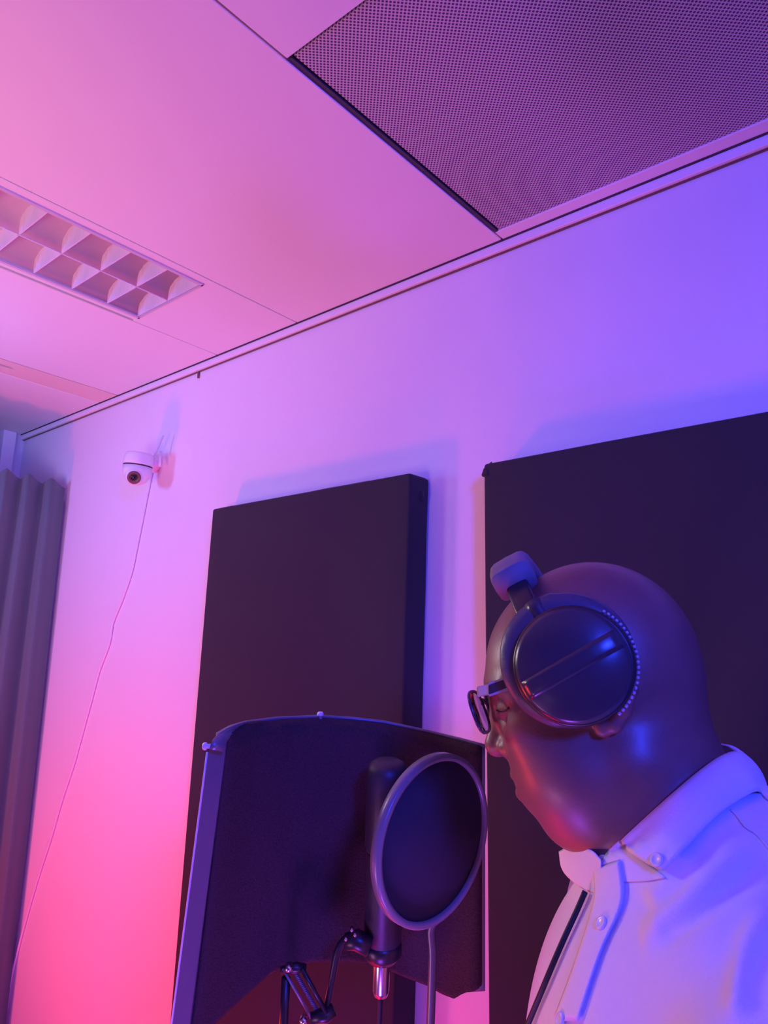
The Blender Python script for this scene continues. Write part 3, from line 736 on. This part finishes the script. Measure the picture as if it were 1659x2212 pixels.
# cut: neck opening plane
ax_n = nrm(hl(1385, 1610)-hl(1500, 1850))
cut_c = hl(1462, 1800)
FS.cone(hl(1462, 1800), hl(1330, 1520), 0.070, 0.085, 0.012, 'sub')
X, Y, Z = np.meshgrid(FS.x, FS.y, FS.z, indexing='ij', sparse=True)
FS.F = np.maximum(FS.F, (hipz-0.06-Z).astype(np.float32)+0*FS.F)
for s in (-1, 1):  # sleeves end at the wrist
    pass
sv, sf = FS.mesh()
me = np_mesh('shirt', sv, sf)
def bvh_of(m_): return BVHTree.FromPolygons([v.co.copy() for v in m_.vertices], [tuple(p.vertices) for p in m_.polygons])
def hit(bvh, px, py, off=0.0):
    d = V(ray(px, py)).normalized(); loc, nn, i, dist = bvh.ray_cast(V(CAM), d)
    if loc is None: return None
    if nn.dot(d) > 0: nn = -nn
    return np.array(loc)+np.array(nn)*off
bvh = bvh_of(me)
# creases pressed into or raised from the cloth along lines on its surface
def crease(me_, line, width, height):
    pts_ = [hit(bvh, *q) for q in line]; pts_ = [p for p in pts_ if p is not None]
    if len(pts_) < 2: return
    pts_ = np.array(smooth_path(pts_, 4)); n_ = len(me_.vertices); co = np.empty(n_*3, np.float32); me_.vertices.foreach_get('co', co); co = co.reshape(-1, 3)
    no = np.array([v.normal[:] for v in me_.vertices], np.float32); best = np.full(n_, 1e9); tt = np.zeros(n_)
    for i in range(len(pts_)-1):
        a, b = pts_[i], pts_[i+1]; d = b-a; t_ = np.clip(((co-a)@d)/max(d@d, 1e-12), 0, 1); q = np.linalg.norm(co-a-t_[:, None]*d, axis=1)
        m_ = q < best; best[m_] = q[m_]; tt[m_] = (i+t_[m_])/(len(pts_)-1)
    w = height*np.exp(-(best/width)**2)*np.clip(np.minimum(tt, 1-tt)*6, 0.0, 1)
    co += no*w[:, None]; me_.vertices.foreach_set('co', co.ravel()); me_.update()
mod_lines = [
 (((1640, 1790), (1560, 1870), (1500, 1940), (1440, 1990), (1380, 2020)), 0.012, 0.005),
 (((1655, 1850), (1600, 1900), (1540, 1950), (1470, 2000), (1400, 2040)), 0.008, -0.005),
 (((1600, 2212), (1602, 2120), (1625, 2030), (1658, 1960)), 0.008, 0.005),
 (((1640, 2212), (1635, 2120), (1650, 2030)), 0.010, -0.004),
 (((1500, 1830), (1450, 1900), (1400, 1960)), 0.012, 0.004),
]
shirt = child('shirt', me, M['shirt'])
sub = shirt.modifiers.new('smooth', 'SUBSURF'); sub.levels = 0; sub.render_levels = 1
for line, w_, h_ in mod_lines: crease(me, line, w_, h_)
bvh = bvh_of(me)

body_bvh = bvh_of(person)
def push(p, off, *trees):       # lift a cloth point clear of the surfaces under it
    d = nrm(np.asarray(p)-CAM); L0 = np.linalg.norm(np.asarray(p)-CAM); L1 = L0
    for t_ in trees:
        loc, nn, i, dist = t_.ray_cast(V(CAM), V(d))
        if loc is not None and dist-off < L1 and L0-dist < 0.06: L1 = dist-off
    return CAM+d*L1
# collar: columns run from the near tip over the nape to the far tip, each with top fold and lower edge
COL = [  # (top px, top py, top lat), (low px, low py)
 ((1337, 1818, 0.052), (1443, 1892)),
 ((1368, 1789, 0.062), (1475, 1856)),
 ((1410, 1750, 0.070), (1512, 1812)),
 ((1455, 1710, 0.073), (1556, 1768)),
 ((1505, 1668, 0.068), (1603, 1738)),
 ((1555, 1632, 0.054), (1640, 1724)),
 ((1590, 1618, 0.030), (1655, 1722)),
 ((1604, 1622, 0.000), (1662, 1726)),
]
LOWLAT = [0.060, 0.078, 0.090, 0.096, 0.092, 0.076, 0.045, 0.0]
top_n = [hl(*a) for a, b in COL]; low_n = []
for i_, (a, b) in enumerate(COL):
    q = hl(b[0], b[1], LOWLAT[i_]); h_ = hit(bvh, b[0], b[1], 0.006)
    if h_ is not None and i_ < 6 and np.dot(h_-CAM, CF) < np.dot(q-CAM, CF)+0.02: q = h_
    low_n.append(q)
top_f = [mir(p) for p in top_n[1:-1]][::-1]; low_f = [mir(p) for p in low_n[1:-1]][::-1]
tops = smooth_path(top_n+top_f, 5); lows = smooth_path(low_n+low_f, 5)
bm = bmesh.new(); G = []
cen = hl(1462, 1780)
for a, b in zip(tops, lows):
    out = nrm((a+b)/2-cen); col = []
    for j in range(10):
        s = j/9; col.append(a*(1-s)+b*s+out*0.005*math.sin(math.pi*s)-out*0.003*max(0, 1-s*6)**2)
    G.append(col)
G = np.array(G)
for i in range(G.shape[0]):
    for j in range(G.shape[1]):
        if np.dot(G[i, j]-H, N_) > 0.0: G[i, j] = push(G[i, j], 0.0035+0.004*math.sin(math.pi*min(1, j/9)), bvh, body_bvh)
offs = np.array([[nrm(cen-(G[i, j]))*0.0022 for j in range(G.shape[1])] for i in range(G.shape[0])])
sheet(bm, G, offs)
collar = child('collar', bm, M['shirt'])
# far leaf of the collar, turned out beyond the throat
def patch(name, A_, B_, thick, trees, off, n=14):
    A2 = smooth_path([hl(*q) for q in A_], 6); B2 = smooth_path([hl(*q) for q in B_], 6); G = []
    for a, b in zip(A2, B2): G.append([push(a*(1-k/n)+b*(k/n)+CF*-0.002*math.sin(math.pi*k/n), off, *trees) for k in range(n+1)])
    b2 = bmesh.new(); sheet(b2, np.array(G), CF*thick); return child(name, b2, M['shirt'])
patch('collar_leaf', [(1299, 1858, 0.060), (1284, 1842, 0.052), (1262, 1832, 0.040), (1230, 1822, 0.020)],
      [(1294, 1934, 0.046), (1252, 1916, 0.030), (1216, 1882, 0.008), (1208, 1842, 0.000)], 0.0025, (bvh,), 0.002)
patch('collar_band', [(1291, 1886, 0.034), (1300, 1862, 0.046), (1316, 1838, 0.056), (1339, 1816, 0.060)],
      [(1292, 1908, 0.044), (1345, 1906, 0.058), (1400, 1904, 0.064), (1440, 1897, 0.066)], 0.002, (bvh, body_bvh), 0.0012)
# collar stand inside the fold
bm = bmesh.new(); G = []
for a, b in zip(tops, lows):
    inn = nrm(cen-a); G.append([a+inn*0.003, a+inn*0.0035-ax_n*0.018, a+inn*0.002-ax_n*0.036])
sheet(bm, np.array(G), np.array([[nrm(cen-g_[0])*0.002]*3 for g_ in G]))
child('collar_stand', bm, M['shirt'])

def strip(lineL, lineR, off, th, name, m_=None, bulge=0.0):
    L = smooth_path([np.array([*q, 0.0]) for q in lineL], 8); R = smooth_path([np.array([*q, 0.0]) for q in lineR], 8); G = []
    for a, b in zip(L, R):
        row = []
        for k in range(6):
            q = a*(1-k/5)+b*(k/5); p_ = hit(bvh, q[0], q[1], off)
            row.append(p_)
        if all(r is not None for r in row): G.append(row)
    G = np.array(G)
    b2 = bmesh.new(); sheet(b2, G, -np.array([[nrm(ray(829, 1106))*-th]*G.shape[1]]*G.shape[0]))
    return child(name, b2, m_ or M['shirt'])
strip([(1291, 1882), (1290, 1955), (1252, 2080), (1205, 2208)], [(1346, 1862), (1352, 1950), (1305, 2060), (1256, 2208)], 0.0024, 0.004, 'button_placket')
def button(px, py, r=0.0052):
    p_ = hit(bvh, px, py, 0.0); 
    if p_ is None: return
    p2 = hit(bvh, px+6, py, 0.0); p3 = hit(bvh, px, py-6, 0.0); n_ = nrm(np.cross(p2-p_, p3-p_))
    if np.dot(n_, CF) > 0: n_ = -n_
    b2 = bmesh.new(); lathe(b2, p_+n_*0.0022, n_, [(r, 0), (r*1.02, 0.0012), (r*0.85, 0.0022), (r*0.6, 0.0016), (0, 0.0014)], 20)
    return child('shirt_button', b2, M['button'])
button(1305, 1998); button(1217, 2206)
# collar button on the near leaf
cb_ = bvh_of(collar.data); p_ = hit(cb_, 1420, 1858, 0.0)
if p_ is not None:
    p2 = hit(cb_, 1424, 1858); p3 = hit(cb_, 1420, 1854); n_ = nrm(np.cross(p2-p_, p3-p_)); n_ = -n_ if np.dot(n_, CF) > 0 else n_
    b2 = bmesh.new(); lathe(b2, p_, n_, [(0.005, 0), (0.0051, 0.0014), (0.0042, 0.0024), (0.003, 0.0014), (0, 0.0012)], 20); child('collar_button', b2, M['button'])

# trousers and shoes (below the frame)
FT = Field(np.arange(x0b-0.35, x0b+0.35, 0.010), np.arange(y0b-0.35, y0b+0.35, 0.010), np.arange(0.02, 1.02, 0.010))
FT.ell(bp(0.000, 0, -0.58), np.array([Tf, Ln, Zu]), (0.130, 0.180, 0.13), 0.03)
for s in (-1, 1):
    FT.cone(gp_(0.0, s*0.09, hipz-0.02), gp_(0.02, s*0.10, 0.50), 0.100, 0.074, 0.03); FT.cone(gp_(0.02, s*0.10, 0.50), gp_(-0.01, s*0.10, 0.11), 0.072, 0.062, 0.02)
FT.F = np.maximum(FT.F, np.broadcast_to((0.075-FT.z)[None, None, :], FT.F.shape))
tv, tf = FT.mesh(); child('trousers', np_mesh('trousers', tv, tf), M['trousers'])
for s in (-1, 1):
    FO = Field(np.arange(x0b-0.35, x0b+0.35, 0.006), np.arange(y0b-0.35, y0b+0.35, 0.006), np.arange(-0.012, 0.13, 0.006))
    FO.cone(gp_(-0.03, s*0.10, 0.050), gp_(0.14, s*0.115, 0.036), 0.046, 0.040, 0.02)
    FO.F = np.maximum(FO.F, np.broadcast_to((0.001-FO.z)[None, None, :], FO.F.shape))
    a_, b_ = FO.mesh(); child('shoe', np_mesh('shoe', a_, b_), M['shoe'])

# yoke seam on the near shoulder
sp_ = [hit(bvh, x, y, 0.0006) for x, y in ((1580, 1750), (1592, 1762), (1612, 1788), (1634, 1802), (1657, 1828), (1700, 1880))]
sp_ = [q for q in sp_ if q is not None]
if len(sp_) > 2: child('shoulder_seam', tube(bmesh.new(), smooth_path(sp_, 5), 0.0011, 8), M['shirt'])
# lashes of the lowered eyelids
for sg in (1, -1):
    lp = [hit(body_bvh, x, y, 0.0004) for x, y in ((1074, 1534), (1082, 1537), (1092, 1535), (1100, 1529))]
    if any(q is None for q in lp): break
    if sg < 0: lp = [mir(q) for q in lp]
    child('eyelashes', tube(bmesh.new(), smooth_path(lp, 4), 0.0008, 6), M['lash'])
# neck cord lying on the shirt
cpts = [hit(bvh, x, y, 0.004) for x, y in ((1274, 1930), (1255, 1975), (1232, 2025), (1208, 2080), (1185, 2135), (1162, 2190))]
cpts = [p for p in cpts if p is not None]
if len(cpts) > 2:
    last = cpts[-1]+(cpts[-1]-cpts[-2])*1.5
    co_ = obj('headphone_cable', tube(bmesh.new(), smooth_path(cpts+[last], 5), 0.0022, 10), M['cord'], None, True)
    tag(co_, 'thin black cord running down the front of the white shirt', 'cable')

# ------------------------------------------------------------------ headphones
hd_ = thing('headphones', 'large black over-ear headphones on the bald head', 'headphones', hl(1237, 1437, 0.09))
for sgn in (1, -1):
    cc = hl(1237, 1437, 0.100); pc2 = hl(1226, 1424, 0.080)
    nn = N_
    if sgn < 0: cc, pc2, nn = mir(cc), mir(pc2), -N_
    bm = bmesh.new(); 
    lathe(bm, pc2, nn, [(0.034, -0.010), (0.046, -0.010), (0.0515, -0.004), (0.0525, 0.003), (0.0505, 0.010), (0.044, 0.013), (0.0, 0.013)], 64, xdir=F_)
    # pleats around the cushion
    for v in bm.verts:
        d = np.array(v.co)-pc2; a = math.atan2(np.dot(d, U_), np.dot(d, F_)); rr_ = np.linalg.norm(d-nn*np.dot(d, nn))
        if rr_ > 0.045:
            f_ = 1.0
            if math.cos(a) > 0.1: f_ = 1.02
            v.co = V(pc2+(d-nn*np.dot(d, nn))*f_*(1+0.012*math.sin(a*32))+nn*np.dot(d, nn))
    obj('ear_cushion', bm, M['pad'], hd_, True)
    bm = bmesh.new(); lathe(bm, cc, nn, [(0.0435, -0.016), (0.0455, -0.012), (0.0460, -0.004), (0.0452, 0.001), (0.0435, 0.002)], 64); obj('cup_rim', bm, M['plastic_b'], hd_, True)
    bm = bmesh.new(); lathe(bm, cc, nn, [(0.0440, -0.010), (0.0435, 0.0035), (0.0400, 0.0055), (0.030, 0.0095), (0.018, 0.012), (0.0, 0.013)], 64); cup = obj('ear_cup', bm, M['cup'], hd_, True)
    # raised diagonal bar across the cup
    dd = nrm(F_*(-0.86)+U_*0.48); bm = bmesh.new(); ee = np.cross(nn, dd); G = []
    for i in range(17):
        t_ = -1+2*i/16; L_ = t_*0.040; z_ = float(np.interp(abs(L_), [0, .018, .030, .040, .0435], [.013, .012, .0095, .0055, .0035]))+0.0002; wdt = 0.0075
        G.append([cc+dd*L_+ee*q*wdt+nn*(z_+0.0008*(1-(q*q))) for q in (-1, -0.5, 0, 0.5, 1)])
    sheet(bm, np.array(G), -nn*0.004); obj('cup_bar', bm, M['cup'], cup, True)
    bm = bmesh.new(); lathe(bm, cc+nn*0.002-F_*0.036+U_*0.012, nn, [(0.0022, 0), (0.0018, 0.0035), (0, 0.0042)], 12); obj('cup_stud', bm, M['steel'], cup, True)
    # slider arm between cup and band
    tp = hl(1150, 1300, 0.086); 
    if sgn < 0: tp = mir(tp)
    obj('slider_arm', tube(bmesh.new(), smooth_path([cc-nn*0.012, cc*0.5+tp*0.5-nn*0.004, tp], 4), [0.010]*4+[0.008]*5, 12), M['cup'], hd_, True)
    bm = bmesh.new()
    for a in np.linspace(math.radians(-48), math.radians(58), 24):
        c_ = cc+(-F_*math.cos(a)+U_*math.sin(a))*0.0475-nn*0.004; t_ = (F_*math.sin(a)+U_*math.cos(a))
        lathe(bm, c_-t_*0.0014, t_, [(0, 0), (0.0012, 0.0004), (0.0015, 0.0014), (0.0012, 0.0024), (0, 0.0028)], 8)
    obj('cushion_stitching', bm, M['clear'], hd_, True)
# headband arc
base = hl(1205, 1400); topm = hl(1121, 1247); Vd = topm-base; rv = np.linalg.norm(Vd); Vd = nrm(Vd); Wd = nrm(np.cross(Vd, N_))
def band(r_in, r_out, half, a0, a1, name, m_, n=40, rN=0.088):
    bm = bmesh.new(); rings = []
    for i in range(n+1):
        a = a0+(a1-a0)*i/n; ca, sa = math.cos(a), math.sin(a)
        cpt = base+N_*ca*rN+Vd*sa*rv; rad = nrm(N_*ca/rN+Vd*sa/rv); row = []
        for k in range(16):
            th = 2*math.pi*k/16; x_ = abs(math.cos(th))**0.45*math.copysign(1, math.cos(th)); y_ = abs(math.sin(th))**0.45*math.copysign(1, math.sin(th))
            row.append(bm.verts.new(tuple(cpt+Wd*x_*half+rad*((r_in+r_out)/2+y_*(r_out-r_in)/2))))
        rings.append(row)
    for a_, b_ in zip(rings, rings[1:]):
        for k in range(16): bm.faces.new((a_[k], a_[(k+1) % 16], b_[(k+1) % 16], b_[k]))
    bm.faces.new(rings[0][::-1]); bm.faces.new(rings[-1]); bmesh.ops.recalc_face_normals(bm, faces=bm.faces)
    return obj(name, bm, m_, hd_, True)
band(-0.006, 0.004, 0.0100, math.radians(8), math.radians(172), 'headband', M['plastic_b'])
band(-0.008, 0.020, 0.0180, math.radians(50), math.radians(130), 'headband_cushion', M['bandpad'])

# ------------------------------------------------------------------ glasses
gl = thing('glasses', 'thick dark-rimmed glasses worn low on the nose', 'glasses', hl(1045, 1500, 0.0))
def rim_pts(sgn):
    out = []
    for i in range(40):
        a = 2*math.pi*i/40; ca, sa = math.cos(a), math.sin(a)
        lx = 0.0245*math.copysign(abs(ca)**0.7, ca); ly = 0.0185*math.copysign(abs(sa)**0.7, sa)
        s = ly/0.0185; px = 1052-15*s; py = 1534-42*s     # top leans forward
        p_ = hl(px, py, 0.0); lat = 0.033+lx
        q = p_+N_*lat
        out.append(q if sgn > 0 else mir(q))
    return out
for sgn in (1, -1):
    rp = rim_pts(sgn)
    obj('rim', tube(bmesh.new(), rp, 0.0014, 8, closed=True), M['frame'], gl, True)
    bm = bmesh.new(); c0 = np.mean(rp, axis=0); cv = bm.verts.new(tuple(c0)); vs = [bm.verts.new(tuple(q)) for q in rp]
    for i in range(40): bm.faces.new((cv, vs[i], vs[(i+1) % 40]))
    r_ = bmesh.ops.extrude_face_region(bm, geom=list(bm.faces)); bmesh.ops.translate(bm, vec=V(F_*0.0012), verts=[g_ for g_ in r_['geom'] if isinstance(g_, bmesh.types.BMVert)])
    bmesh.ops.recalc_face_normals(bm, faces=bm.faces); obj('lens', bm, M['glass'], gl, True)
    def slab(pts_, hgt, thk, name, m_):
        bm = bmesh.new(); rows = []
        for q in pts_:
            q = q if sgn > 0 else mir(q)
            rows.append([bm.verts.new(tuple(q+U_*hgt*a_+N_*thk*b_)) for a_, b_ in ((-1, -1), (1, -1), (1, 1), (-1, 1))])
        for a_, b_ in zip(rows, rows[1:]):
            for k in range(4): bm.faces.new((a_[k], a_[(k+1) % 4], b_[(k+1) % 4], b_[k]))
        bm.faces.new(rows[0][::-1]); bm.faces.new(rows[-1]); bmesh.ops.recalc_face_normals(bm, faces=bm.faces)
        bmesh.ops.bevel(bm, geom=[e for e in bm.edges], offset=min(hgt, thk)*0.35, segments=2, affect='EDGES')
        return obj(name, bm, m_, gl, False)
    slab([hl(1031, 1495, 0.050), hl(1034, 1494, 0.060), hl(1058, 1489, 0.068)], 0.0044, 0.0020, 'hinge_block', M['clear'])
    slab([hl(1056, 1490, 0.070), hl(1115, 1470, 0.078), hl(1300, 1440, 0.080)], 0.0042, 0.0022, 'temple_arm', M['frame'])
    slab([hl(1056, 1490, 0.070), hl(1115, 1470, 0.078), hl(1300, 1440, 0.080)], 0.0056, 0.0014, 'temple_highlight', M['clear'])  # pale slab painting the bevel highlights along the arm's borders
obj('bridge', tube(bmesh.new(), smooth_path([hl(1046, 1520, 0.0)+N_*0.010, hl(1042, 1512, 0.0), hl(1046, 1520, 0.0)-N_*0.010], 5), 0.0018, 8), M['frame'], gl, True)

# ------------------------------------------------------------------ coloured lights stay bare area lights outside the frame, without housings
